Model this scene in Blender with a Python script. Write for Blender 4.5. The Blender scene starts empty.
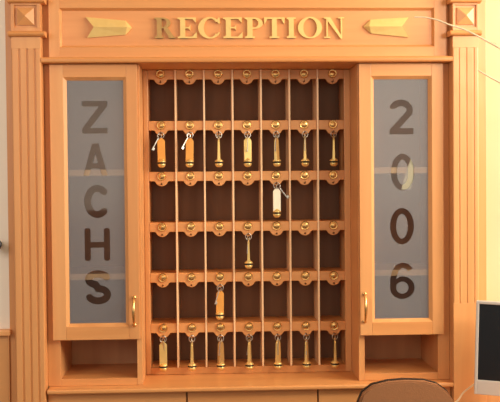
import bpy, bmesh, math, random
from mathutils import Matrix, Vector
random.seed(7)
PI = math.pi
ZO = 1.42                      # height of the drawing origin above the floor
S = bpy.context.scene
C = S.collection

# ------------------------------------------------------------------ camera
F, YAW, PITCH, ROLL = 937.33, 0.04492, -0.02523, -0.008749
cy, sy, cp, sp = math.cos(YAW), math.sin(YAW), math.cos(PITCH), math.sin(PITCH)
fwd = Vector((sy*cp, cy*cp, sp)); right = Vector((cy, -sy, 0)); up = right.cross(fwd)
cr, sr = math.cos(ROLL), math.sin(ROLL)
rr, uu = right*cr + up*sr, up*cr - right*sr
cam = bpy.data.cameras.new('camera'); cam.sensor_width = 36; cam.lens = F/500*36; cam.clip_start = 0.05
co = bpy.data.objects.new('camera', cam); C.objects.link(co)
m = Matrix((rr, uu, -fwd)).transposed().to_4x4(); m.translation = Vector((-0.13747, -3.0, 0.07992+ZO))
co.matrix_world = m
S.camera = co

# ------------------------------------------------------------------ light
w = bpy.data.worlds.new('room_light'); S.world = w; w.use_nodes = True
bg = w.node_tree.nodes['Background']; bg.inputs[0].default_value = (1.0, 0.90, 0.80, 1); bg.inputs[1].default_value = 0.23

def area(name, loc, target, sx, sz, energy, color):
    l = bpy.data.lights.new(name, 'AREA'); l.shape = 'RECTANGLE'; l.size = sx; l.size_y = sz; l.energy = energy; l.color = color
    o = bpy.data.objects.new(name, l); C.objects.link(o); o.location = loc
    o.rotation_euler = (Vector(target)-Vector(loc)).to_track_quat('-Z', 'Y').to_euler()
    return o
area('window_daylight', (2.5, -1.0, 2.25), (0.0, 0.1, 1.7), 1.1, 1.2, 98, (1.0, 0.94, 0.80))
area('room_lamp', (1.40, -1.6, 2.20), (0.3, 0.0, 1.7), 0.4, 0.4, 17, (1.0, 0.92, 0.78))
area('left_fill', (-2.0, -2.4, 2.2), (-0.3, 0.0, 1.7), 1.0, 1.2, 24, (1.0, 0.95, 0.92))  # unseen fill added to lighten the left wall and left-facing wood
area('rear_window', (0.2, -4.4, 1.95), (0.2, 0, 1.9), 3.2, 1.4, 21, (1.0, 0.88, 0.68))

sl = bpy.data.lights.new('sun_patch', 'SPOT'); sl.energy = 26; sl.spot_size = math.radians(20); sl.spot_blend = 0.25; sl.shadow_soft_size = 0.02; sl.color = (1, 0.95, 0.75)
so = bpy.data.objects.new('sun_patch', sl); C.objects.link(so); so.location = (1.9, -1.5, 1.75)
so.rotation_euler = (Vector((1.09, 0.03, 1.12))-Vector(so.location)).to_track_quat('-Z', 'Y').to_euler()

S.view_settings.view_transform = 'Standard'; S.view_settings.look = 'None'
S.view_settings.exposure = -0.06; S.view_settings.gamma = 1; S.view_settings.use_curve_mapping = False

# ------------------------------------------------------------------ materials
def lin(c):
    return tuple((v/255/12.92 if v/255 <= 0.04045 else ((v/255+0.055)/1.055)**2.4) for v in c) + (1,)
def base_mat(name):
    mt = bpy.data.materials.new(name); mt.use_nodes = True
    return mt, mt.node_tree, mt.node_tree.nodes['Principled BSDF']
def wood(name, a, b, axis, rough=0.38, spread=0.5):
    mt, nt, bs = base_mat(name); N = nt.nodes.new; L = nt.links.new
    tc = N('ShaderNodeTexCoord'); mp = N('ShaderNodeMapping'); oi = N('ShaderNodeObjectInfo')
    sc = [26, 26, 26]; sc['XYZ'.index(axis)] = 1.3; mp.inputs['Scale'].default_value = sc
    L(tc.outputs['Object'], mp.inputs['Vector'])
    mul = N('ShaderNodeMath'); mul.operation = 'MULTIPLY'; mul.inputs[1].default_value = 37; L(oi.outputs['Random'], mul.inputs[0])
    n1 = N('ShaderNodeTexNoise'); n1.noise_dimensions = '4D'; n1.inputs['Scale'].default_value = 1.0; n1.inputs['Detail'].default_value = 5
    n1.inputs['Distortion'].default_value = 0.6
    L(mp.outputs[0], n1.inputs['Vector']); L(mul.outputs[0], n1.inputs['W'])
    n2 = N('ShaderNodeTexNoise'); n2.noise_dimensions = '4D'; n2.inputs['Scale'].default_value = 0.22; n2.inputs['Detail'].default_value = 2
    L(mp.outputs[0], n2.inputs['Vector']); L(mul.outputs[0], n2.inputs['W'])
    add = N('ShaderNodeMath'); add.operation = 'ADD'; L(n1.outputs['Fac'], add.inputs[0]); L(n2.outputs['Fac'], add.inputs[1])
    hf = N('ShaderNodeMapRange'); hf.inputs['From Min'].default_value = 1-spread*.5; hf.inputs['From Max'].default_value = 1+spread*.5
    L(add.outputs[0], hf.inputs['Value'])
    mx = N('ShaderNodeMix'); mx.data_type = 'RGBA'; mx.inputs['A'].default_value = lin(a); mx.inputs['B'].default_value = lin(b)
    L(hf.outputs[0], mx.inputs['Factor']); L(mx.outputs['Result'], bs.inputs['Base Color'])
    bs.inputs['Roughness'].default_value = rough
    bp = N('ShaderNodeBump'); bp.inputs['Strength'].default_value = 0.05; bp.inputs['Distance'].default_value = 0.002
    L(n1.outputs['Fac'], bp.inputs['Height']); L(bp.outputs[0], bs.inputs['Normal'])
    return mt
WA, WB = (208, 138, 78), (224, 158, 96)
WV = wood('alder_wood_upright', (210, 142, 84), (226, 164, 104), 'Z')
WH = wood('alder_wood_level', WA, WB, 'X')
WP = wood('alder_wood_panel', (210, 138, 82), (226, 156, 98), 'X')
WY = wood('alder_wood_deep', WA, WB, 'Y')
WDV = wood('divider_wood', (244, 196, 146), (252, 214, 168), 'Z')
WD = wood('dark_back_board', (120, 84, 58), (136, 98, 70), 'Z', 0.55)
wcab = wood('cabinet_back', (184, 130, 86), (200, 146, 98), 'Z', 0.5)
def metal(name, c, rough, c2=None, metallic=1.0):
    mt, nt, bs = base_mat(name)
    tc = nt.nodes.new('ShaderNodeTexCoord'); n = nt.nodes.new('ShaderNodeTexNoise'); n.inputs['Scale'].default_value = 60
    nt.links.new(tc.outputs['Object'], n.inputs['Vector'])
    mx = nt.nodes.new('ShaderNodeMix'); mx.data_type = 'RGBA'
    mx.inputs['A'].default_value = lin(c); mx.inputs['B'].default_value = lin(c2 or c); nt.links.new(n.outputs['Fac'], mx.inputs['Factor'])
    nt.links.new(mx.outputs['Result'], bs.inputs['Base Color'])
    bs.inputs['Metallic'].default_value = metallic; bs.inputs['Roughness'].default_value = rough
    return mt
BRASS = metal('polished_brass', (238, 192, 126), 0.27, (222, 172, 104), 0.9)
GOLD = metal('satin_brass_letters', (238, 204, 132), 0.42, (228, 192, 116), 0.3)
DULL = metal('dull_brass', (176, 140, 86), 0.4, (196, 152, 92), 0.4)  # letter R's dim reflection put into the colour; one tag shares it
TAG = metal('brass_tag', (250, 218, 144), 0.30, (240, 204, 122), 0.6)
TAGO = metal('amber_tag', (244, 172, 84), 0.4, (236, 160, 70), 0.35)
TAGW = metal('bright_reflection_tag', (255, 246, 222), 0.35, (250, 240, 210), 0.2)  # bright reflection on one brass tag, put into its colour
BRONZE = metal('dark_bronze', (120, 78, 48), 0.4)
STEEL = metal('nickel_steel', (190, 184, 174), 0.34)
RUB = metal('black_rubber', (18, 15, 14), 0.5, None, 0)
def plain(name, c, rough=0.6, c2=None, scale=6, bump=0.0):
    mt, nt, bs = base_mat(name)
    tc = nt.nodes.new('ShaderNodeTexCoord'); n = nt.nodes.new('ShaderNodeTexNoise'); n.inputs['Scale'].default_value = scale
    nt.links.new(tc.outputs['Object'], n.inputs['Vector'])
    mx = nt.nodes.new('ShaderNodeMix'); mx.data_type = 'RGBA'
    mx.inputs['A'].default_value = lin(c); mx.inputs['B'].default_value = lin(c2 or c); nt.links.new(n.outputs['Fac'], mx.inputs['Factor'])
    nt.links.new(mx.outputs['Result'], bs.inputs['Base Color']); bs.inputs['Roughness'].default_value = rough
    if bump:
        bp = nt.nodes.new('ShaderNodeBump'); bp.inputs['Strength'].default_value = bump; bp.inputs['Distance'].default_value = 0.003
        nt.links.new(n.outputs['Fac'], bp.inputs['Height']); nt.links.new(bp.outputs[0], bs.inputs['Normal'])
    return mt
PLASTERY = plain('warm_plaster', (222, 196, 154), 0.9, (216, 188, 144), 5, 0.15)
PLASTERW = plain('pale_plaster', (252, 240, 222), 0.9, (248, 234, 214), 5, 0.15)
PLASTER = plain('cream_plaster', (240, 218, 176), 0.9, (236, 212, 168), 5, 0.15)
FLOOR = plain('grey_brown_carpet', (120, 92, 72), 0.95, (104, 80, 62), 60, 0.3)
SILVER = plain('silver_plastic', (196, 188, 180), 0.4, (190, 182, 174))
SCREEN = plain('dark_screen', (22, 24, 28), 0.25, (24, 26, 30))
FABRIC = plain('brown_upholstery', (152, 102, 64), 0.85, (140, 92, 56), 300, 0.2)
BLACK = plain('black_plastic', (24, 20, 18), 0.45)
WHITEP = plain('white_cable', (240, 214, 176), 0.5)
GLINT = plain('reflection_cream', (255, 246, 214), 0.8)  # colour of a bright reflection, for the shape behind the upper zero
TWIG = plain('pale_twig', (214, 196, 166), 0.5, (180, 158, 124), 40)
def glass(name, tint, rough, diff, dcol):
    mt, nt, bs = base_mat(name); nt.nodes.remove(bs); N = nt.nodes.new; L = nt.links.new
    out = nt.nodes['Material Output']
    g = N('ShaderNodeBsdfRefraction'); g.inputs['Color'].default_value = tint; g.inputs['Roughness'].default_value = rough; g.inputs['IOR'].default_value = 1.15
    d = N('ShaderNodeBsdfDiffuse'); d.inputs['Color'].default_value = lin(dcol)
    mx = N('ShaderNodeMixShader'); mx.inputs[0].default_value = diff; L(g.outputs[0], mx.inputs[1]); L(d.outputs[0], mx.inputs[2])
    gl = N('ShaderNodeBsdfGlossy'); gl.inputs['Roughness'].default_value = max(rough*.7, .02)
    fr = N('ShaderNodeFresnel'); fr.inputs[0].default_value = 1.45
    tl = N('ShaderNodeBsdfTranslucent'); tl.inputs['Color'].default_value = (0.8, 0.8, 0.8, 1)
    mx0 = N('ShaderNodeMixShader'); mx0.inputs[0].default_value = 0.25; L(mx.outputs[0], mx0.inputs[1]); L(tl.outputs[0], mx0.inputs[2]); mx = mx0
    tr = N('ShaderNodeBsdfTransparent'); tr.inputs[0].default_value = (0.95, 0.90, 0.85, 1)
    mt2 = N('ShaderNodeMixShader'); mt2.inputs[0].default_value = 0.70; L(mx.outputs[0], mt2.inputs[1]); L(tr.outputs[0], mt2.inputs[2])
    m2 = N('ShaderNodeMixShader'); L(fr.outputs[0], m2.inputs[0]); L(mt2.outputs[0], m2.inputs[1]); L(gl.outputs[0], m2.inputs[2])
    L(m2.outputs[0], out.inputs['Surface'])
    return mt
FROST = glass('frosted_glass', (0.85, 0.88, 0.92, 1), 0.22, 0.85, (208, 210, 216))
def clear_glass(name):
    mt, nt, bs = base_mat(name); nt.nodes.remove(bs); N = nt.nodes.new; L = nt.links.new
    out = nt.nodes['Material Output']
    t = N('ShaderNodeBsdfTransparent'); t.inputs[0].default_value = (0.96, 0.95, 0.93, 1)
    gl = N('ShaderNodeBsdfGlossy'); gl.inputs['Roughness'].default_value = 0.03
    fr = N('ShaderNodeFresnel'); fr.inputs[0].default_value = 1.5
    m2 = N('ShaderNodeMixShader'); L(fr.outputs[0], m2.inputs[0]); L(t.outputs[0], m2.inputs[1]); L(gl.outputs[0], m2.inputs[2])
    L(m2.outputs[0], out.inputs['Surface'])
    return mt
CLEAR = clear_glass('clear_glass')

# ------------------------------------------------------------------ helpers
def bx(bm, x0, x1, y0, y1, z0, z1, bev=0.0015):
    r = bmesh.ops.create_cube(bm, size=1.0)
    vs = r['verts']
    bmesh.ops.scale(bm, vec=(abs(x1-x0), abs(y1-y0), abs(z1-z0)), verts=vs)
    bmesh.ops.translate(bm, vec=((x0+x1)/2, (y0+y1)/2, (z0+z1)/2), verts=vs)
    if bev:
        es = list({e for v in vs for e in v.link_edges})
        bmesh.ops.bevel(bm, geom=es, offset=min(bev, abs(x1-x0)*.4, abs(y1-y0)*.4, abs(z1-z0)*.4), segments=2, affect='EDGES', profile=0.5)
    return bm
def BM(): return bmesh.new()
def extrude_poly(bm, pts, axis, a, b):
    """closed 2-D outline swept along an axis; pts are (u,v)"""
    def P(u, v, t):
        return {'X': (t, u, v), 'Y': (u, t, v), 'Z': (u, v, t)}[axis]
    va = [bm.verts.new(P(u, v, a)) for u, v in pts]; vb = [bm.verts.new(P(u, v, b)) for u, v in pts]
    n = len(pts); fs = [bm.faces.new(va), bm.faces.new(vb[::-1])]
    for i in range(n): fs.append(bm.faces.new((va[i], vb[i], vb[(i+1) % n], va[(i+1) % n])))
    bmesh.ops.recalc_face_normals(bm, faces=fs)
    return bm
def lathe(bm, prof, axis='Y', seg=20, c=(0, 0, 0)):
    rings = []
    for r, t in prof:
        ring = []
        for k in range(seg):
            a = 2*PI*k/seg; u, v = r*math.cos(a), r*math.sin(a)
            p = {'Y': (u, t, v), 'Z': (u, v, t), 'X': (t, u, v)}[axis]
            ring.append(bm.verts.new((p[0]+c[0], p[1]+c[1], p[2]+c[2])))
        rings.append(ring)
    fs = []
    for i in range(len(rings)-1):
        for k in range(seg):
            fs.append(bm.faces.new((rings[i][k], rings[i][(k+1) % seg], rings[i+1][(k+1) % seg], rings[i+1][k])))
    fs.append(bm.faces.new(rings[0])); fs.append(bm.faces.new(rings[-1][::-1]))
    bmesh.ops.recalc_face_normals(bm, faces=fs)
    return bm
def tube(bm, pts, r, seg=8, closed=False):
    pts = [Vector(p) for p in pts]; n = len(pts); rings = []
    rad = r if isinstance(r, (list, tuple)) else [r]*n
    prev = None
    for i, p in enumerate(pts):
        if closed: t = pts[(i+1) % n]-pts[i-1]
        else: t = pts[min(i+1, n-1)]-pts[max(i-1, 0)]
        t.normalize()
        if prev is None: nrm = t.orthogonal().normalized()
        else: nrm = (prev-t*prev.dot(t)).normalized()
        prev = nrm; b = t.cross(nrm)
        rings.append([bm.verts.new(p+(nrm*math.cos(2*PI*k/seg)+b*math.sin(2*PI*k/seg))*rad[i]) for k in range(seg)])
    fs = []
    for i in range(n if closed else n-1):
        A, B = rings[i], rings[(i+1) % n]
        off = 0
        if closed and i == n-1:
            off = min(range(seg), key=lambda q: (A[0].co-B[q].co).length)
        for k in range(seg):
            fs.append(bm.faces.new((A[k], A[(k+1) % seg], B[(k+1+off) % seg], B[(k+off) % seg])))
    if not closed: fs += [bm.faces.new(rings[0]), bm.faces.new(rings[-1][::-1])]
    bmesh.ops.recalc_face_normals(bm, faces=fs)
    return bm
def obj(name, bm, mat, parent=None, smooth=False, local=False):
    """link bm as ONE mesh; bm is in drawing coordinates unless local"""
    me = bpy.data.meshes.new(name)
    if not local:
        base = BASE.get(top(parent).name, Vector((0, 0, 0))) if parent else Vector((0, 0, 0))
        bm.transform(Matrix.Translation(Vector((0, 0, ZO))-base))
    bm.to_mesh(me); bm.free(); me.materials.append(mat)
    if smooth:
        for p in me.polygons: p.use_smooth = True
        try: me.set_sharp_from_angle(angle=math.radians(40))
        except Exception: pass
    o = bpy.data.objects.new(name, me); C.objects.link(o)
    if parent: o.parent = parent
    return o
BASE = {}
def top(p):
    while p.parent: p = p.parent
    return p
def tag(o, label, cat, group=None):
    o['label'] = label; o['category'] = cat
    if group: o['group'] = group
    return o
def thing(name, label, cat, loc, group=None):
    """Empty at the thing's base, loc in drawing coordinates"""
    o = bpy.data.objects.new(name, None); C.objects.link(o); o.empty_display_size = 0.05
    o.location = Vector(loc)+Vector((0, 0, ZO)); BASE[o.name] = o.location.copy()
    return tag(o, label, cat, group)
def struct(name, bm, mat):
    o = obj(name, bm, mat); o['kind'] = 'structure'; return o

# ------------------------------------------------------------------ the room
FZ = -ZO
struct('floor', bx(BM(), -2.2, 2.6, -3.4, 0.42, FZ-0.05, FZ, 0), FLOOR)
struct('wall_back', bx(BM(), -2.2, 2.6, 0.34, 0.46, FZ, 1.35, 0), PLASTER)
struct('ceiling', bx(BM(), -2.2, 2.6, -3.4, 0.46, 1.35, 1.42, 0), PLASTER)
# wall beside the joinery comes forward: the cupboards are let into it
WY0 = 0.03
struct('wall_left', bx(BM(), -2.2, -0.7720, 0.012, 0.34, FZ, 1.35, 0), PLASTERW)
struct('wall_right', bx(BM(), 0.768, 2.6, WY0, 0.34, FZ, 1.35, 0), PLASTERY)
bm = bx(BM(), -2.2, -0.772, -0.004, 0.0118, FZ, -0.4165, 0.001)
bx(bm, -2.2, -0.7650, -0.022, 0.0118, -0.4150, -0.3960, 0.004)
for k in range(9): bx(bm, -0.93-k*0.14-0.010, -0.93-k*0.14+0.010, -0.008, -0.003, FZ+0.1, -0.43, 0.002)
struct('trim_1', bm, WV)
bm = bx(BM(), 0.766, 2.6, WY0-0.018, WY0, FZ, -0.4400, 0.001)
bx(bm, 0.766, 2.6, WY0-0.034, WY0, -0.4390, -0.4160, 0.004)
struct('trim_2', bm, WV)

# ------------------------------------------------------------------ pilasters
def pilaster(x0, x1, bx0, bx1, fl, label, mold, fb=FZ, gw=0.0038, gd=0.0042):
    t = thing('pilaster', label, 'pilaster', ((x0+x1)/2, 0.0, FZ), 'fluted wooden pilasters')
    YF = -0.030
    obj('backing_board', bx(BM(), bx0, bx1, 0.004, 0.0295, FZ, 0.83), WV, t)
    ft = 0.4880
    # fluted shaft, one swept outline with three round grooves
    pts = [(x0, 0.0035), (x0, YF+0.0035), (x0+0.0012, YF+0.001), (x0+0.0035, YF)]
    for cx in fl:
        for k in range(9):
            a = PI*k/8; pts.append((cx-gw*math.cos(a), YF+gd*math.sin(a)))
    pts += [(x1-0.0035, YF), (x1-0.0012, YF+0.001), (x1, YF+0.0035), (x1, 0.0035)]
    bm = extrude_poly(BM(), pts, 'Z', fb, ft)
    if fb > FZ: obj('plain_foot', bx(BM(), x0, x1, YF, 0.0035, FZ, fb-.0002, 0.0004), WV, t)
    obj('fluted_shaft', bm, WV, t)
    obj('plain_neck', bx(BM(), x0, x1, YF, 0.0035, ft+0.0002, 0.5250, 0.0004), WV, t)
    def ring(z0, z1, nm):
        ym = YF-0.016; n = 8; bm = BM()
        pr = [(0.0035, z0), (YF-0.004, z0)]
        for k in range(n+1):
            a = -PI/2+PI*k/n; pr.append((YF-0.004-(0.012)*math.cos(a), (z0+z1)/2+(z1-z0)/2*math.sin(a)))
        pr += [(0.0035, z1)]
        extrude_poly(bm, pr, 'X', mold[0], mold[1])
        return obj(nm, bm, WH, t)
    ring(0.5255, 0.5420, 'moulding'); ring(0.6300, 0.6480, 'moulding')
    # capital block with a sunk square and a pyramid in it
    z0, z1 = 0.5424, 0.6296; cx = (x0+x1)/2; hw = 0.0285; zc = 0.589
    fx = 0.0065
    bm = BM()
    bx(bm, x0, cx-hw-fx, YF, 0.0035, z0, z1, 0.0008); bx(bm, cx+hw+fx, x1, YF, 0.0035, z0, z1, 0.0008)
    bx(bm, cx-hw-fx, cx+hw+fx, YF, 0.0035, z0, zc-hw-fx, 0.0008); bx(bm, cx-hw-fx, cx+hw+fx, YF, 0.0035, zc+hw+fx, z1, 0.0008)
    bx(bm, cx-hw-fx, cx+hw+fx, YF+0.007, 0.0035, zc-hw-fx, zc+hw+fx, 0)
    obj('capital_block', bm, WV, t)
    bm = BM(); c4 = [bm.verts.new((cx+a*hw*.94, YF+0.0075, zc+b*hw*.94)) for a, b in ((-1, -1), (1, -1), (1, 1), (-1, 1))]
    c5 = [bm.verts.new((cx+a*hw*.94, YF+0.002, zc+b*hw*.94)) for a, b in ((-1, -1), (1, -1), (1, 1), (-1, 1))]
    ap = bm.verts.new((cx, YF-0.013, zc)); bm.faces.new(c4[::-1])
    for i in range(4):
        bm.faces.new((c5[i], c5[(i+1) % 4], ap)); bm.faces.new((c4[i], c4[(i+1) % 4], c5[(i+1) % 4], c5[i]))
    bmesh.ops.recalc_face_normals(bm, faces=bm.faces)
    obj('pyramid_boss', bm, WV, t)
    obj('upper_block', bx(BM(), x0, x1, YF, 0.0035, 0.6484, 0.83, 0.001), WV, t)
pilaster(-0.7470, -0.6555, -0.7715, -0.6556, (-0.7225, -0.6983, -0.6745), 'wooden fluted pilaster left of the frosted ZACHS door', (-0.7540, -0.6405))
pilaster(0.6480, 0.7310, 0.6480, 0.7660, (0.6680, 0.6920, 0.7160), 'wooden fluted pilaster right of the 2006 door, behind the monitor', (0.6375, 0.7380), -0.330, 0.0030, 0.0024)

# ------------------------------------------------------------------ header sign board
HX0, HX1 = -0.6350, 0.6360
t = thing('sign_header', 'wide wooden header board carrying the brass word RECEPTION', 'sign', (0, 0.0, 0.444))
PX0, PX1, PZ0, PZ1 = -0.6010, 0.5960, 0.4960, 0.6200
bm = BM(); b = 0.0068
obj('frame_stile', bx(BM(), HX0, PX0, 0, 0.022, 0.4625, 0.80, 0.0006), WV, t)
obj('frame_stile', bx(BM(), PX1, HX1, 0, 0.022, 0.4625, 0.80, 0.0006), WV, t)
obj('frame_rail', bx(BM(), PX0+.0002, PX1-.0002, 0, 0.022, PZ1, 0.80, 0.0004), WH, t)
obj('frame_rail', bx(BM(), PX0+.0002, PX1-.0002, 0, 0.022, 0.4625, PZ0, 0.0004), WH, t)
YP = 0.012
obj('panel', bx(BM(), PX0, PX1, YP, 0.022, PZ0, PZ1, 0), WP, t)
# bevelled bead round the sunk panel, mitred
bm = BM(); k1 = 0.0002
o4 = [bm.verts.new(p) for p in ((PX0, k1, PZ0), (PX1, k1, PZ0), (PX1, k1, PZ1), (PX0, k1, PZ1))]
i4 = [bm.verts.new(p) for p in ((PX0+b, YP-.0005, PZ0+b), (PX1-b, YP-.0005, PZ0+b), (PX1-b, YP-.0005, PZ1-b), (PX0+b, YP-.0005, PZ1-b))]
b4 = [bm.verts.new(p) for p in ((PX0, YP, PZ0), (PX1, YP, PZ0), (PX1, YP, PZ1), (PX0, YP, PZ1))]
for i in range(4):
    j = (i+1) % 4; bm.faces.new((o4[i], o4[j], i4[j], i4[i])); bm.faces.new((b4[i], b4[j], o4[j], o4[i])); bm.faces.new((i4[i], i4[j], b4[j], b4[i]))
bmesh.ops.recalc_face_normals(bm, faces=bm.faces)
obj('panel_bead', bm, WH, t)
obj('side_board', bx(BM(), -0.6553, HX0-.0002, 0.016, 0.030, 0.4625, 0.80, 0.0004), WV, t)
obj('side_board', bx(BM(), HX1+.0002, 0.6478, 0.016, 0.030, 0.4625, 0.80, 0.0004), WV, t)
pr = [(0.33, 0.4445), (-0.026, 0.4445), (-0.0295, 0.4462), (-0.0310, 0.4500), (-0.0310, 0.4560), (-0.0290, 0.4600), (-0.0255, 0.4620), (0.33, 0.4620)]
obj('ledge', extrude_poly(BM(), pr, 'X', -0.6554, 0.6477), WH, t)

# serif letters: stems, serifs and bowls of solid brass
def quad(bm, pts, y0, y1): extrude_poly(bm, pts, 'Y', y0, y1)
def arcpoly(cx, cz, rx, rz, ix, iz, a0, a1, n=28, icx=None):
    icx = cx if icx is None else icx
    o = [(cx+rx*math.cos(math.radians(a0+(a1-a0)*k/n)), cz+rz*math.sin(math.radians(a0+(a1-a0)*k/n))) for k in range(n+1)]
    i = [(icx+ix*math.cos(math.radians(a0+(a1-a0)*k/n)), cz+iz*math.sin(math.radians(a0+(a1-a0)*k/n))) for k in range(n+1)]
    return o+i[::-1]
def rect(x0, x1, z0, z1): return [(x0, z0), (x1, z0), (x1, z1), (x0, z1)]
T_ = 0.075
SW = 0.24      # stem width
def serif_piece(ch):
    q = []
    if ch in 'EPRI':
        s0 = 0.12 if ch != 'I' else 0.10
        q += [rect(s0, s0+SW, 0, 1), rect(0, s0+SW+.10, 0, T_), rect(0, s0+SW+.10, 1-T_, 1),
              [(s0-.06, T_), (s0, T_), (s0, T_+.06)], [(s0-.06, 1-T_), (s0, 1-T_-.06), (s0, 1-T_)]]
    if ch == 'E':
        q += [rect(.3, .86, 1-T_, 1), rect(.3, .90, 0, T_), rect(.3, .60, .47, .54), [(.70, 1-T_), (.86, .74), (.86, 1-T_)], [(.68, T_), (.90, T_), (.90, .30)],
              [(.52, .54), (.60, .64), (.60, .54)], [(.52, .47), (.60, .47), (.60, .37)]]
    if ch == 'P':
        q += [arcpoly(.42, .72, .40, .28, .20, .21, -90, 90), rect(.3, .43, 1-T_, 1), rect(.3, .43, .44, .51)]
    if ch == 'R':
        q += [arcpoly(.42, .74, .38, .26, .18, .19, -90, 90), rect(.3, .43, 1-T_, 1), rect(.3, .43, .48, .55),
              [(.42, .52), (.66, .52), (.98, .05), (.98, 0), (.74, 0)], rect(.70, 1.06, 0, .05)]
    if ch == 'C':
        q += [arcpoly(.52, .5, .52, .52, .30, .45, 38, 322, 40, .55), [(.90, .70), (.97, .70), (.97, 1.0), (.92, 1.0), (.82, .86)],
              [(.90, .18), (.97, .26), (.93, .30), (.86, .22)]]
    if ch == 'O':
        q += [arcpoly(.55, .5, .55, .52, .31, .46, 90, 270, 28), arcpoly(.55, .5, .55, .52, .31, .46, -90, 90, 28)]
    if ch == 'T':
        q += [rect(.38, .38+SW, 0, 1), rect(.26, .74, 0, T_), rect(0, 1, 1-T_, 1), [(0, 1-T_), (0, .70), (.04, .70), (.16, 1-T_)], [(1, 1-T_), (.84, 1-T_), (.96, .70), (1, .70)]]
    if ch == 'N':
        q += [rect(.12, .19, 0, 1), rect(.84, .91, 0, 1), rect(0, .32, 0, .06), rect(.72, 1.02, 1-.06, 1), [(0, 1), (.32, 1), (.91, .04), (.91, -.04), (.84, -.04), (.12, .92), (0, .94)]]
    return q
LZ0, LZ1 = 0.5248, 0.5905
for ch, X0, X1 in (('R', -0.3019, -0.234), ('E', -0.2283, -0.1673), ('C', -0.1628, -0.094), ('E', -0.0831, -0.0212), ('P', -0.0148, 0.0434), ('T', 0.0479, 0.1133), ('I', 0.1204, 0.1493), ('O', 0.1564, 0.2336), ('N', 0.24, 0.3052)):
    H = LZ1-LZ0
    q = serif_piece(ch); wmax = max(p[0] for s in q for p in s); sc = (X1-X0)/wmax
    bm = BM()
    for n, s in enumerate(q): quad(bm, [(X0+u*sc, LZ0+v*H) for u, v in s], 0.0035-n*0.00006, YP+.0002)
    l = obj('letter', bm, DULL if ch == 'R' else GOLD, t)
    if ch == 'R': l['label'] = 'brass letter R, dull reflection put into its colour'
def arrow(pts, ridge):
    """pts outline with notch; ridge from notch to tip raised"""
    bm = BM(); yb, ye, yr = YP+.0002, 0.006, -0.003
    A = [(px, pz) for px, pz in pts]       # order: tail top, head top, tip, head bottom, tail bottom, notch
    back = [bm.verts.new((x, yb, z)) for x, z in A]; edge = [bm.verts.new((x, ye, z)) for x, z in A]
    zc = (A[2][1]+A[5][1])/2
    hx = A[1][0]
    r1 = bm.verts.new((A[5][0], yr, A[5][1])); r2 = bm.verts.new((hx*.75+A[2][0]*.25, yr, zc))
    n = 6
    bm.faces.new(back)
    for i in range(n): bm.faces.new((back[i], back[(i+1) % n], edge[(i+1) % n], edge[i]))
    e = edge
    bm.faces.new((e[0], e[1], r2, r1)); bm.faces.new((e[1], e[2], r2)); bm.faces.new((e[2], e[3], r2)); bm.faces.new((e[3], e[4], r1, r2))
    bm.faces.new((e[4], e[5], r1)); bm.faces.new((e[5], e[0], r1))
    bmesh.ops.recalc_face_normals(bm, faces=bm.faces)
    return bm
AL = [(-0.5193, 0.5927), (-0.3933, 0.5812), (-0.373, 0.559), (-0.3938, 0.5369), (-0.5155, 0.527), (-0.493, 0.5598)]
AR = [(0.5137, 0.5903), (0.3905, 0.5834), (0.3677, 0.561), (0.3925, 0.5392), (0.5134, 0.5268), (0.4908, 0.5602)]
for pts in (AL, AR): obj('arrow_ornament', arrow(pts, None), GOLD, t)

# ------------------------------------------------------------------ lettering on the glass
def off_path(path, h, cap='flat', n=6):
    """outline of a stroke of half width h along a poly path"""
    P = [Vector(p) for p in path]; L, R_ = [], []
    for i, p in enumerate(P):
        d0 = (P[i]-P[i-1]).normalized() if i else (P[1]-P[0]).normalized()
        d1 = (P[i+1]-P[i]).normalized() if i < len(P)-1 else d0
        n0, n1 = Vector((-d0.y, d0.x)), Vector((-d1.y, d1.x)); nn = (n0+n1)
        if nn.length < 1e-6: nn = n0
        nn.normalize(); k = h/max(nn.dot(n0), 0.45)
        L.append(p+nn*k); R_.append(p-nn*k)
    out = L[:]
    if cap == 'round':
        d = (P[-1]-P[-2]).normalized(); a0 = math.atan2(d.y, d.x)
        out += [P[-1]+Vector((math.cos(a0+PI/2-PI*k/n), math.sin(a0+PI/2-PI*k/n)))*h for k in range(1, n)]
    out += R_[::-1]
    if cap == 'round':
        d = (P[0]-P[1]).normalized(); a0 = math.atan2(d.y, d.x)
        out += [P[0]+Vector((math.cos(a0+PI/2-PI*k/n), math.sin(a0+PI/2-PI*k/n)))*h for k in range(1, n)]
    return [(p.x, p.y) for p in out]
def arc(cx, cz, rx, rz, a0, a1, n=16):
    return [(cx+rx*math.cos(math.radians(a0+(a1-a0)*k/n)), cz+rz*math.sin(math.radians(a0+(a1-a0)*k/n))) for k in range(n+1)]
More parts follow.
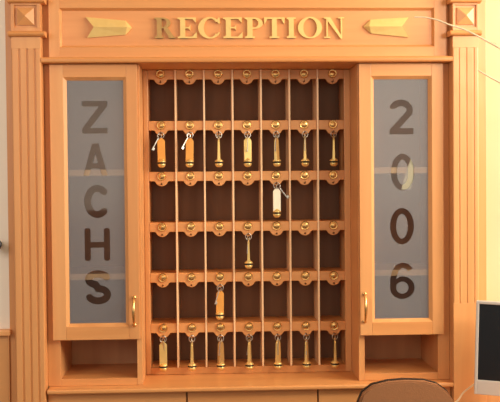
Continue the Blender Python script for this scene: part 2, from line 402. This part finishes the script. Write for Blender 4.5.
# every glyph: list of outlines in a box 0..1 wide and 0..1 high, first the outside, then the islands
def glyph(ch, W, H):
    s = min(W, H)
    if ch == 'Z': return [[(0, 0), (W, 0), (W, .17*H), (.32*W, .17*H), (W, .84*H), (W, H), (0, H), (0, .83*H), (.66*W, .83*H), (0, .16*H)]]
    if ch == 'A': return [[(0, 0), (.24*W, 0), (.33*W, .22*H), (.67*W, .22*H), (.76*W, 0), (W, 0), (.63*W, H), (.37*W, H)], [(.40*W, .38*H), (.60*W, .38*H), (.5*W, .70*H)]]
    h = .105*H
    if ch == 'C': return [off_path(arc(W*.52, H*.5, W*.52-h, H*.5-h, 48, 312, 28), h, 'round')]
    if ch == 'H': 
        r = .11*W; a, b = .24*W, .76*W
        def foot(x0, x1, z, s2):
            return [((x0+x1)/2-(x1-x0)/2*math.cos(PI*k/6)*1, z+s2*(x1-x0)*.35*math.sin(PI*k/6)) for k in range(7)]
        o = foot(0, a, .05*H, -1)+[(a, .40*H), (b, .40*H)]+foot(b, W, .05*H, -1)+foot(b, W, .95*H, 1)[::-1]+[(b, .58*H), (a, .58*H)]+foot(0, a, .95*H, 1)[::-1]
        return [o]
    if ch == 'S':
        p = arc(W*.5, H*.735, W*.5-h, H*.265-h, 25, 270, 16)[:-1]
        p += arc(W*.5, H*.285, W*.5-h, H*.285-h, 90, -155, 16)
        p = [(x, z) for x, z in p]
        return [off_path(p, h, 'round')]
    if ch == '2':
        h = .095*H
        return [two(W, H, h)]
    if ch == '0': return [arc(W*.5, H*.5, W*.5, H*.5, 0, 350, 35), arc(W*.5, H*.5, W*.24, H*.34, 0, 340, 17)]
    if ch == '6':
        return six(W, H)
def two(W, H, h):
    c = (W*.48, H*.69); ro = (W*.50, H*.31); ri = (ro[0]-2*h, ro[1]-2*h)
    o = [(c[0]+ro[0]*math.cos(math.radians(a)), c[1]+ro[1]*math.sin(math.radians(a))) for a in range(160, -31, -14)]
    i = [(c[0]+ri[0]*math.cos(math.radians(a)), c[1]+ri[1]*math.sin(math.radians(a))) for a in range(-25, 166, 14)]
    return o+[(.42*W, .175*H), (W, .175*H), (W, 0), (0, 0), (0, .14*H)]+i+[(.04*W, .735*H)]
def six(W, H):
    c = (W*.5, H*.31)
    o = [(c[0]+W*.5*math.cos(math.radians(a)), c[1]+H*.31*math.sin(math.radians(a))) for a in range(100, -171, -10)]
    # back of the stem up to the hook, then down its inside
    st = [(0, .36*H), (.01*W, .55*H), (.08*W, .76*H), (.24*W, .93*H), (.50*W, H), (.74*W, .96*H), (.93*W, .84*H), (.76*W, .75*H), (.62*W, .835*H), (.48*W, .85*H), (.34*W, .76*H), (.25*W, .55*H)]
    return [o+st, [(c[0]+W*.25*math.cos(math.radians(a)), c[1]+H*.165*math.sin(math.radians(a))) for a in range(0, 360, 20)]]
def flat_shape(outlines, y0, th):
    """fill closed outlines (even-odd) and give them thickness"""
    cu = bpy.data.curves.new('outline', 'CURVE'); cu.dimensions = '2D'; cu.fill_mode = 'BOTH'; cu.extrude = th/2
    for o in outlines:
        s = cu.splines.new('POLY'); s.points.add(len(o)-1); s.use_cyclic_u = True
        for k, (u, v) in enumerate(o): s.points[k].co = (u, v, 0, 1)
    ob = bpy.data.objects.new('outline', cu); C.objects.link(ob)
    dg = bpy.context.evaluated_depsgraph_get(); me = bpy.data.meshes.new_from_object(ob.evaluated_get(dg))
    bm = bmesh.new(); bm.from_mesh(me)
    bpy.data.objects.remove(ob); bpy.data.curves.remove(cu); bpy.data.meshes.remove(me)
    bmesh.ops.remove_doubles(bm, verts=bm.verts, dist=1e-6)
    bm.transform(Matrix.Rotation(PI/2, 4, 'X')); bm.transform(Matrix.Translation((0, y0+th/2, 0)))
    bmesh.ops.recalc_face_normals(bm, faces=bm.faces)
    return bm

# ------------------------------------------------------------------ display cabinets
CZ1 = 0.4440       # underside of ledge
FLZ = -0.5634      # cubby floor
SZT = -0.5865      # top of the lower ledge
def cabinet(side, label, word):
    L = side < 0
    xo, xi = (-0.6550, -0.3530) if L else (0.6475, 0.3490)     # outer, inner faces
    do, di = (-0.6350, -0.3590) if L else (0.6240, 0.3510)     # door outer, inner edges
    go, gi = (-0.5822, -0.4036) if L else (0.5766, 0.4000)     # glass
    po, pi_ = (-0.6140, -0.3700) if L else (0.6090, 0.3680)    # cubby opening
    t = thing('display_cabinet', label, 'cabinet', ((xo+xi)/2, 0.16, SZT), 'glazed wall cabinets beside the key rack')
    YC = 0.0205; YB = 0.275
    a, b_ = sorted((xo, po)); obj('side_panel', bx(BM(), a, b_, YC, YB, SZT+.0003, CZ1-.0003, 0.001), WV, t)
    a, b_ = sorted((xi, pi_)); obj('side_panel', bx(BM(), a, b_, YC, YB, SZT+.0003, CZ1-.0003, 0.001), WV, t)
    a, b_ = sorted((po, pi_)); e = 0.0003
    obj('back_panel', bx(BM(), a+e, b_-e, YB-0.012, YB, SZT+.0003, CZ1-.0003, 0), wcab, t)
    obj('bottom_board', bx(BM(), a+e, b_-e, YC+.0005, YB-.0125, SZT+.0003, FLZ, 0.0008), WH, t)
    obj('cubby_ceiling', bx(BM(), a+e, b_-e, YC+.001, YB-.0125, -0.430, -0.414, 0.0008), WH, t)
    obj('top_board', bx(BM(), a+e, b_-e, YC+.001, YB-.0125, CZ1-0.016, CZ1-.0004, 0.0008), WH, t)
    for z in (0.0985, -0.2350):
        obj('shelf', bx(BM(), a+e, b_-e, 0.021, YB-.0125, z-0.010, z+0.010, 0.0015), WDV, t)
    # door
    X0, X1 = min(do, di), max(do, di); G0, G1 = min(go, gi), max(go, gi)
    DZ0, DZ1, GZ0, GZ1 = -0.4345, 0.4425, -0.3827, 0.3922
    bw = 0.0100; yb = 0.0118
    door = obj('door', bx(BM(), X0, G0-bw, 0, 0.0195, DZ0, DZ1, 0.0012), WV, t)
    obj('stile', bx(BM(), G1+bw, X1, 0, 0.0195, DZ0, DZ1, 0.0012), WV, door)
    obj('rail', bx(BM(), G0-bw+.0002, G1+bw-.0002, 0.0002, 0.0195, GZ1+bw, DZ1, 0.0006), WH, door)
    obj('rail', bx(BM(), G0-bw+.0002, G1+bw-.0002, 0, 0.0195, DZ0, GZ0-bw, 0.0006), WH, door)
    bm = BM()
    oo = [(G0-bw, GZ0-bw), (G1+bw, GZ0-bw), (G1+bw, GZ1+bw), (G0-bw, GZ1+bw)]; ii = [(G0, GZ0), (G1, GZ0), (G1, GZ1), (G0, GZ1)]
    A = [bm.verts.new((x, 0.0004, z)) for x, z in oo]; Bv = [bm.verts.new((x, yb, z)) for x, z in ii]
    Cv = [bm.verts.new((x, 0.0190, z)) for x, z in ii]; D = [bm.verts.new((x, 0.0190, z)) for x, z in oo]
    for i in range(4):
        j = (i+1) % 4
        for P, Q in ((A, Bv), (Bv, Cv), (Cv, D), (D, A)): bm.faces.new((P[i], P[j], Q[j], Q[i]))
    bmesh.ops.recalc_face_normals(bm, faces=bm.faces)
    obj('glazing_bead', bm, WV, door)
    # frosted pane with the characters left clear
    outs = [[(G0+.0001, GZ0+.0001), (G1-.0001, GZ0+.0001), (G1-.0001, GZ1-.0001), (G0+.0001, GZ1-.0001)]]
    letters = []
    for ch, x0, x1, z0, z1 in word:
        g = [[(x0+u, z0+v) for u, v in o] for o in glyph(ch, x1-x0, z1-z0)]
        outs += g; letters.append(g)
    obj('frosted_pane', flat_shape(outs, 0.012, 0.004), FROST, door)
    for g, wd in zip(letters, word):
        l = obj('numeral' if wd[0].isdigit() else 'letter', flat_shape(g, 0.0125, 0.003), CLEAR, door)
        l['label'] = 'clear glass character %s left in the frosting' % wd[0]
    # bow handle
    hx = -0.3765 if L else 0.3655; z0, z1 = -0.391, -0.2985
    pts, rad = [], []
    for k in range(17):
        u = k/16; pts.append((hx, -0.004-0.020*math.sin(PI*u)**.7, z1+(z0-z1)*u)); rad.append(0.0030+0.0022*math.sin(PI*u))
    bm = tube(BM(), pts, rad, 10)
    for z in (z0+.002, z1-.002): lathe(bm, [(0.0062, -0.0002), (0.0062, -0.003), (0.0045, -0.0048), (0.0022, -0.0052)], 'Y', 14, (hx, 0, z))
    obj('handle', bm, BRASS, door, True)
    return t

ZW = [('Z', -0.5353, -0.4552, 0.2240, 0.3273), ('A', -0.5339, -0.4559, 0.0901, 0.1921), ('C', -0.5325, -0.4513, -0.0457, 0.0598),
      ('H', -0.5324, -0.4517, -0.1817, -0.0793), ('S', -0.5329, -0.4502, -0.3230, -0.2132)]
NW = [('2', 0.4516, 0.5299, 0.2149, 0.3272), ('0', 0.4550, 0.5317, 0.0330, 0.1518), ('0', 0.4515, 0.5300, -0.1422, -0.0237), ('6', 0.4506, 0.5312, -0.3196, -0.2008)]
cabinet(-1, 'wooden wall cabinet whose frosted glass door reads ZACHS', ZW)
cabinet(1, 'wooden wall cabinet whose frosted glass door reads 2006', NW)
# cream card shape added to imitate a bright reflection in the upper zero
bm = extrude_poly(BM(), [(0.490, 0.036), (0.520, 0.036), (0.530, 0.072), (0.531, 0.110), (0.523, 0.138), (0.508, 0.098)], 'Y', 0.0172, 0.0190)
glint = obj('reflection_glint', bm, GLINT); tag(glint, 'cream card shape added as a reflection at the lower right of the upper zero', 'glint')

# ------------------------------------------------------------------ lower ledge and base cupboard
pr = [(0.32, -0.6015), (-0.0265, -0.6015), (-0.0295, -0.6000), (-0.0310, -0.5970), (-0.0310, -0.5915), (-0.0293, -0.5880), (-0.0262, -0.5867), (0.32, -0.5867)]
lg = obj('counter_ledge', extrude_poly(BM(), pr, 'X', -0.6500, 0.6470), WH)
tag(lg, 'long narrow wooden ledge running under the key rack and both cabinets', 'ledge')
t = thing('base_cupboard', 'wooden base cupboard with plain fronts below the long ledge', 'cupboard', (0, 0.16, FZ))
bm = bx(BM(), -0.6540, 0.6465, 0.0205, 0.30, FZ, -0.6018, 0.001); obj('carcass', bm, WD, t)
for x0, x1 in ((-0.6530, -0.2134), (-0.2084, 0.2093), (0.2143, 0.6455)):
    d = obj('drawer_front', bx(BM(), x0, x1, 0, 0.0202, -0.76, -0.6050, 0.0015), WH, t)
    cx = (x0+x1)/2
    obj('handle', tube(BM(), [(cx-0.05, -0.0005, -0.69), (cx-0.045, -0.022, -0.69), (cx+0.045, -0.022, -0.69), (cx+0.05, -0.0005, -0.69)], 0.004), BRASS, d, True)
    obj('door', bx(BM(), x0, x1, 0, 0.0202, FZ+0.06, -0.7625, 0.0015), WV, t)

# ------------------------------------------------------------------ key rack
YK = 0.174; YBK = 0.305
t = thing('key_rack', 'wooden key rack of forty-two dark pigeonholes between the glazed cabinets', 'key rack', (0, 0.24, SZT))
KX0, KX1 = -0.3525, 0.3486; OX0, OX1 = -0.3350, 0.3280
obj('side_board', bx(BM(), KX0, OX0, YK, YBK, SZT+.0003, CZ1-.0003, 0.0025), WV, t)
obj('side_board', bx(BM(), OX1, KX1, YK, YBK, SZT+.0003, CZ1-.0003, 0.0015), WV, t)
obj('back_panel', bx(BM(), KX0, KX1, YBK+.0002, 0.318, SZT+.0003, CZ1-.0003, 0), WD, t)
divx = [-0.2435+0.0962*i for i in range(6)]
for x in divx: obj('divider', bx(BM(), x-0.0030, x+0.0030, YK-0.0045, YBK, FLZ+.0002, CZ1-.0004, 0.001), WDV, t)
edges = [OX0+.0002]+divx+[OX1-.0002]
kz = [0.4289-0.1714*r for r in range(6)]
kx = [-0.2928+0.0969*i for i in range(7)]
obj('bottom_rail', bx(BM(), OX0+.0002, OX1-.0002, YK, YBK, SZT+.0004, FLZ, 0.0008), WH, t)
for r, zk in enumerate(kz):
    if r: obj('shelf', bx(BM(), OX0+.0002, OX1-.0002, YK+0.0125, YBK, zk+0.0050, zk+0.0148, 0), WH, t)
    for i, xk in enumerate(kx):
        x0 = edges[i]+(0.0032 if i else 0); x1 = edges[i+1]-(0.0032 if i < 6 else 0)
        zt = zk+0.0148 if r else CZ1-.0006; zb = zk-0.0170; R0 = 0.0222; zc = zk-0.0118
        a0 = math.asin((zb-0.0035-zc)/R0)
        pts = [(x0, zt), (x0, zb), (xk-R0-0.0035, zb), (xk-R0-0.0005, zb-0.0012)]
        for k in range(17):
            a = PI-a0+(PI+2*a0)*k/16; pts.append((xk+R0*math.cos(a), zc+R0*math.sin(a)))
        pts += [(xk+R0+0.0005, zb-0.0012), (xk+R0+0.0035, zb), (x1, zb), (x1, zt)]
        bm = extrude_poly(BM(), pts, 'Y', YK, YK+0.012)
        es = [e for e in bm.edges if all(abs(v.co.y-YK) < 1e-6 for v in e.verts)]
        bmesh.ops.bevel(bm, geom=es, offset=0.0013, segments=1, affect='EDGES')
        lip = obj('scalloped_lip', bm, WH, t)
        # brass button on its rose, with the little hook below it
        bm = lathe(BM(), [(0.0152, YK-0.0001), (0.0158, YK-0.0020), (0.0142, YK-0.0042), (0.0116, YK-0.0034), (0.0104, YK-0.0036), (0.0088, YK-0.0062), (0.0050, YK-0.0074), (0.0012, YK-0.0076)], 'Y', 20, (xk, 0, zk))
        obj('brass_button', bm, BRASS, lip, True)
        zh = zk-0.0265
        bm = lathe(BM(), [(0.0032, YK-0.0001), (0.0030, YK-0.0012), (0.0016, YK-0.0016)], 'Y', 10, (xk, 0, zh))
        tube(bm, [(xk, YK-.001, zh), (xk, YK-0.012, zh-0.0010), (xk, YK-0.0200, zh-0.0012), (xk, YK-0.0245, zh+0.0012), (xk, YK-0.0255, zh+0.0050)], 0.0012, 6)
        obj('hook', bm, BRONZE, lip, True)

# ------------------------------------------------------------------ hotel keys
def circle(cx, cy_, cz, r, n, plane):
    o = []
    for k in range(n):
        a = 2*PI*k/n; u, v = r*math.cos(a), r*math.sin(a)
        o.append((cx+u, cy_, cz+v) if plane == 'XZ' else (cx, cy_+u, cz+v))
    return o
def fob_meshes():
    D = {}
    D['ring'] = tube(BM(), circle(0, 0, -0.0106, 0.0106, 26, 'XZ'), 0.0015, 6, True)
    W, zt, zb = 0.0127, -0.0205, -0.0972
    pts = [(-W, zb), (W, zb), (W, zt-0.009), (W-0.006, zt-0.0015), (W-.0085, zt), (-W+.0085, zt), (-W+0.006, zt-0.0015), (-W, zt-0.009)]
    bm = BM(); n = len(pts)
    # plate with thickness growing towards its foot
    F_ = [bm.verts.new((x, -(0.0026+0.0022*((zt-z)/(zt-zb))**2), z)) for x, z in pts]; B_ = [bm.verts.new((x, 0.0026+0.0022*((zt-z)/(zt-zb))**2, z)) for x, z in pts]
    bm.faces.new(F_); bm.faces.new(B_[::-1])
    for i in range(n): bm.faces.new((F_[i], B_[i], B_[(i+1) % n], F_[(i+1) % n]))
    bmesh.ops.recalc_face_normals(bm, faces=bm.faces)
    bmesh.ops.bevel(bm, geom=bm.edges[:], offset=0.0006, segments=1, affect='EDGES')
    tube(bm, circle(0, 0, zt+0.001, 0.0030, 12, 'YZ'), 0.0011, 6, True)
    D['tag'] = bm
    D['foot'] = lathe(BM(), [(0.005, -0.0890), (0.0105, -0.0945), (0.0140, -0.0970), (0.0140, -0.1006), (0.0120, -0.1010), (0.0120, -0.1056), (0.0132, -0.1060), (0.0132, -0.1098), (0.0112, -0.1145), (0.0065, -0.1182), (0.002, -0.1190)], 'Z', 20)
    D['rubber_ring'] = lathe(BM(), [(0.0122, -0.1010), (0.0146, -0.1016), (0.0150, -0.1033), (0.0146, -0.1050), (0.0122, -0.1056)], 'Z', 20)
    bm = BM(); tube(bm, circle(0, 0, -0.0085, 0.0070, 14, 'XZ'), 0.0016, 6, True)
    bx(bm, -0.0018, 0.0018, -0.0012, 0.0012, -0.062, -0.0150, 0.0004); bx(bm, 0.0015, 0.0070, -0.0009, 0.0009, -0.061, -0.0515, 0.0003)
    D['key'] = bm
    M = {}
    for k, b in D.items():
        me = bpy.data.meshes.new(k); b.to_mesh(me); b.free()
        for p in me.polygons: p.use_smooth = k in ('ring', 'foot', 'rubber_ring')
        M[k] = me
    return M
FM = {}
for nm, mt in (('brass', TAG), ('amber', TAGO), ('pale', TAGW), ('dull', DULL)):
    FM[nm] = fob_meshes()
    FM[nm]['ring'].materials.append(STEEL); FM[nm]['tag'].materials.append(mt); FM[nm]['foot'].materials.append(TAG)
    FM[nm]['rubber_ring'].materials.append(RUB); FM[nm]['key'].materials.append(STEEL)
def key(row, col, kind, turn, sway, kturn, ksway, label, group):
    """row 0..5 from the top, col 0..6; turn = how far the tag is twisted from facing out"""
    ft = Vector((kx[col], YK-0.0215, kz[row]-0.0240+ZO))
    t = bpy.data.objects.new('hotel_key', None); C.objects.link(t); t.location = ft; t.empty_display_size = 0.02
    tag(t, label, 'hotel key', group)
    M = FM[kind]
    def add(nm, par, rz=0, ry=0, loc=(0, 0, 0)):
        o = bpy.data.objects.new(nm, M[nm]); C.objects.link(o); o.parent = par; o.rotation_euler = (0, ry, rz); o.location = loc; return o
    add('ring', t, math.radians(kturn*.3))
    tg = add('tag', t, math.radians(turn), math.radians(sway))
    ft_ = add('foot', tg); add('rubber_ring', tg)
    k = add('key', t, math.radians(kturn), math.radians(ksway), (0, -0.006, -0.006))
    if kind == 'pale': tg['label'] = 'brass tag face, bright reflection put into its colour'
    return t
G2, G6 = 'keys hanging in the second row', 'keys hanging in the bottom row'
key(1, 0, 'amber', 4, -1, 20, 30, 'hotel key with amber tag face-on, leftmost in the second row', G2)
key(1, 1, 'amber', -4, 1, 40, 35, 'hotel key with amber tag face-on, second from left in second row', G2)
key(1, 2, 'brass', 86, 0, 70, 4, 'hotel key with brass tag edge-on, third from left in second row', G2)
key(1, 3, 'brass', 10, 0, 80, 6, 'hotel key with broad yellow brass tag, middle of the second row', G2)
key(1, 4, 'brass', 62, -2, 60, 10, 'hotel key with half-turned tag, third from right in second row', G2)
key(1, 5, 'brass', 82, 0, 75, 12, 'hotel key beside a hanging key blade, second from right in second row', G2)
key(1, 6, 'brass', 84, -2, 80, -4, 'hotel key with thin edge-on tag, rightmost in the second row', G2)
key(2, 4, 'pale', 3, 0, 10, -38, 'lone hotel key with bright reflection painted on its tag, in the third row', None)
key(3, 3, 'brass', 87, 0, 60, 9, 'lone hotel key with edge-on brass tag hanging in the fourth row', None)
key(4, 2, 'amber', 5, 1, 30, 20, 'lone hotel key with dull amber tag hanging in the fifth row', None)
key(5, 0, 'brass', 5, 0, 50, -8, 'hotel key with brass tag face-on, leftmost in the bottom row', G6)
key(5, 1, 'brass', 85, 0, 80, 4, 'hotel key with thin edge-on tag, second from left in bottom row', G6)
key(5, 2, 'dull', 48, 0, 50, 10, 'hotel key with half-turned dull tag, third from left in bottom row', G6)
key(5, 3, 'brass', 76, 0, 10, 8, 'hotel key with silvery key beside its tag, middle of the bottom row', G6)
key(5, 4, 'brass', 58, 0, 80, 4, 'hotel key with half-turned brass tag, third from right in bottom row', G6)
key(5, 5, 'brass', 72, 0, 70, 6, 'hotel key with narrow turned tag, second from right in bottom row', G6)
key(5, 6, 'brass', 86, 0, 80, 3, 'hotel key with thinnest edge-on tag, rightmost in the bottom row', G6)

# ------------------------------------------------------------------ desk, monitor, cable, chair, twigs
t = thing('side_desk', 'plain wooden desk carrying the flat computer monitor', 'desk', (1.05, -0.32, FZ))
obj('desktop', bx(BM(), 0.60, 1.6, -0.62, -0.04, -0.722, -0.697, 0.002), WH, t)
for x in (0.64, 1.56):
    for y in (-0.58, -0.08): obj('leg', bx(BM(), x-.02, x+.02, y-.02, y+.02, FZ, -0.7222, 0.002), WV, t)

t = thing('computer_monitor', 'flat silver-framed monitor with dark screen, cut by right edge', 'monitor', (0.84, -0.20, -0.6968))
MW, MH = 0.335, 0.290
th = math.radians(-20)
def mon(bm):   # local: x across, z up, facing -y; hinge at its left front edge
    bm.transform(Matrix.Translation((0.6790, -0.15, -0.5965)) @ Matrix.Rotation(th, 4, 'Z') @ Matrix.Rotation(math.radians(1.5), 4, 'Y'))
    return bm
bt = 0.045; bs_ = 0.0095
bm = BM()
bx(bm, 0, bs_, 0, 0.018, 0, MH, 0.002); bx(bm, MW-bs_, MW, 0, 0.018, 0, MH, 0.002)
bx(bm, bs_-.001, MW-bs_+.001, 0, 0.018, MH-bs_, MH, 0.002); bx(bm, bs_-.001, MW-bs_+.001, 0, 0.018, 0, bt, 0.002)
obj('bezel', mon(bm), SILVER, t)
obj('screen', mon(bx(BM(), bs_-.001, MW-bs_+.001, 0.004, 0.010, bt-.001, MH-bs_+.001, 0)), SCREEN, t)
obj('rear_shell', mon(bx(BM(), 0.012, MW-0.012, 0.0182, 0.050, 0.012, MH-0.012, 0.012)), SILVER, t)
bm = mon(bx(BM(), MW/2-.03, MW/2+.03, 0.0505, 0.072, -0.085, 0.14, 0.004)); obj('stand_neck', bm, SILVER, t)
bm = mon(bx(BM(), MW/2-.10, MW/2+.10, -0.04, 0.12, -0.0885, -0.0850, 0.004)); obj('stand_foot', bm, SILVER, t)

pts = []
ctrl = [(0.545, -0.09, -0.705), (0.600, -0.10, -0.655), (0.6400, -0.10, -0.6290), (0.6600, -0.10, -0.6030), (0.6920, -0.10, -0.5790), (0.7200, -0.085, -0.5700)]
def cr_(ps, n=8):
    P = [Vector(p) for p in ps]; P = [P[0]*2-P[1]]+P+[P[-1]*2-P[-2]]; out = []
    for i in range(1, len(P)-2):
        for k in range(n):
            u = k/n; a, b, c, d = P[i-1:i+3]
            out.append(0.5*((2*b)+(c-a)*u+(2*a-5*b+4*c-d)*u*u+(3*b-a-3*c+d)*u**3))
    out.append(P[-2]); return out
cb = obj('cable', tube(BM(), cr_(ctrl), 0.0030, 8), WHITEP, None, True)
tag(cb, 'pale thin cable rising to the back of the monitor', 'cable')

t = thing('office_chair', 'brown upholstered chair back with black edging before the right cabinet', 'chair', (0.415, -0.55, FZ))
zs = -0.4925
out = [(0.2560, -0.80), (0.2540, -0.66), (0.2600, -0.600), (0.2779, -0.5531), (0.2894, -0.5254), (0.3179, -0.5047), (0.3632, -0.4942), (0.4113, -0.4915), (0.4677, -0.4943), (0.5047, -0.5050), (0.5333, -0.5270), (0.5532, -0.5585), (0.5720, -0.600), (0.5780, -0.66), (0.5760, -0.80)]
cxx, czz = 0.415, -0.68
def shape(s, y0, y1, bev):
    p = [(cxx+(x-cxx)*s, czz+(z-czz)*s) for x, z in out]
    bm = extrude_poly(BM(), p[::-1], 'Y', y0, y1)
    if bev: 
        es = [e for e in bm.edges if abs(e.verts[0].co.y-e.verts[1].co.y) < 1e-6]
        bmesh.ops.bevel(bm, geom=es, offset=bev, segments=4, affect='EDGES')
    return bm
obj('backrest', shape(0.985, -0.412, -0.388, 0.004), FABRIC, t, True)
obj('back_shell', shape(0.998, -0.3975, -0.372, 0.006), BLACK, t, True)
obj('back_bracket', tube(BM(), cr_([(0.415, -0.36, -0.70), (0.415, -0.345, -0.85), (0.415, -0.40, -0.955), (0.415, -0.55, -0.965)]), 0.014), BLACK, t, True)
obj('seat', bx(BM(), 0.215, 0.615, -0.80, -0.41, -0.945, -0.880, 0.022), FABRIC, t, True)
obj('gas_column', tube(BM(), [(0.415, -0.60, -0.95), (0.415, -0.60, -1.15), (0.415, -0.60, -1.33)], [0.02, 0.02, 0.028], 14), BLACK, t, True)
for k in range(5):
    a = 2*PI*k/5+0.3; ex, ey = 0.415+0.25*math.cos(a), -0.60+0.25*math.sin(a)
    sp_ = obj('base_spoke', tube(BM(), [(0.415, -0.60, -1.325), (ex, ey, -1.355)], [0.020, 0.012], 8), BLACK, t, True)
    obj('castor', lathe(BM(), [(0.010, -0.012), (0.027, -0.010), (0.027, 0.010), (0.010, 0.012)], 'Y', 14, (ex, ey, FZ+0.0272)), BLACK, sp_, True)

# thin bare decorative twigs reaching in from the right
tw = [[(0.498, -0.150, 0.5645), (0.530, -0.15, 0.5640), (0.570, -0.15, 0.5555), (0.6079, -0.15, 0.5406), (0.6460, -0.15, 0.5290), (0.6852, -0.15, 0.5110), (0.725, -0.15, 0.4900), (0.7628, -0.15, 0.4690), (0.86, -0.16, 0.410), (0.95, -0.18, 0.30)],
      [(0.6960, -0.15, 0.4030), (0.7036, -0.15, 0.3968), (0.7330, -0.15, 0.3800), (0.7626, -0.15, 0.3640), (0.84, -0.16, 0.32), (0.95, -0.18, 0.27)]]
bm = BM()
for q in tw:
    P = cr_(q, 6); n = len(P); tube(bm, P, [0.0021+0.0012*k/(n-1) for k in range(n)], 6)
bm2 = BM()
tube(bm, cr_([(0.7250, -0.15, 0.4900), (0.7400, -0.153, 0.4870), (0.7520, -0.155, 0.4800)], 5), 0.0008, 6)
tube(bm, cr_([(0.95, -0.18, 0.30), (1.12, -0.19, 0.10), (1.22, -0.2, -0.1), (1.24, -0.2, -0.45)], 8), 0.004, 8)
t = thing('twig_spray', 'thin pale bare twigs arching in over the right pilaster', 'twigs', (1.24, -0.2, -0.6968))
obj('twigs', bm, TWIG, t, True)
bm = lathe(BM(), [(0.035, -0.6968), (0.045, -0.66), (0.050, -0.58), (0.035, -0.50), (0.022, -0.45), (0.024, -0.44)], 'Z', 24, (1.24, -0.2, 0))
obj('vase', bm, SILVER, t, True)

bm = lathe(BM(), [(0.011, 0.0118), (0.012, 0.004), (0.008, -0.004), (0.0075, -0.020), (0.018, -0.030), (0.020, -0.038), (0.014, -0.046), (0.003, -0.049)], 'Y', 20, (-0.804, 0, -0.125))
k = obj('wall_knob', bm, BLACK, None, True); tag(k, 'small dark knob on the pale wall, cut by the left edge', 'knob')
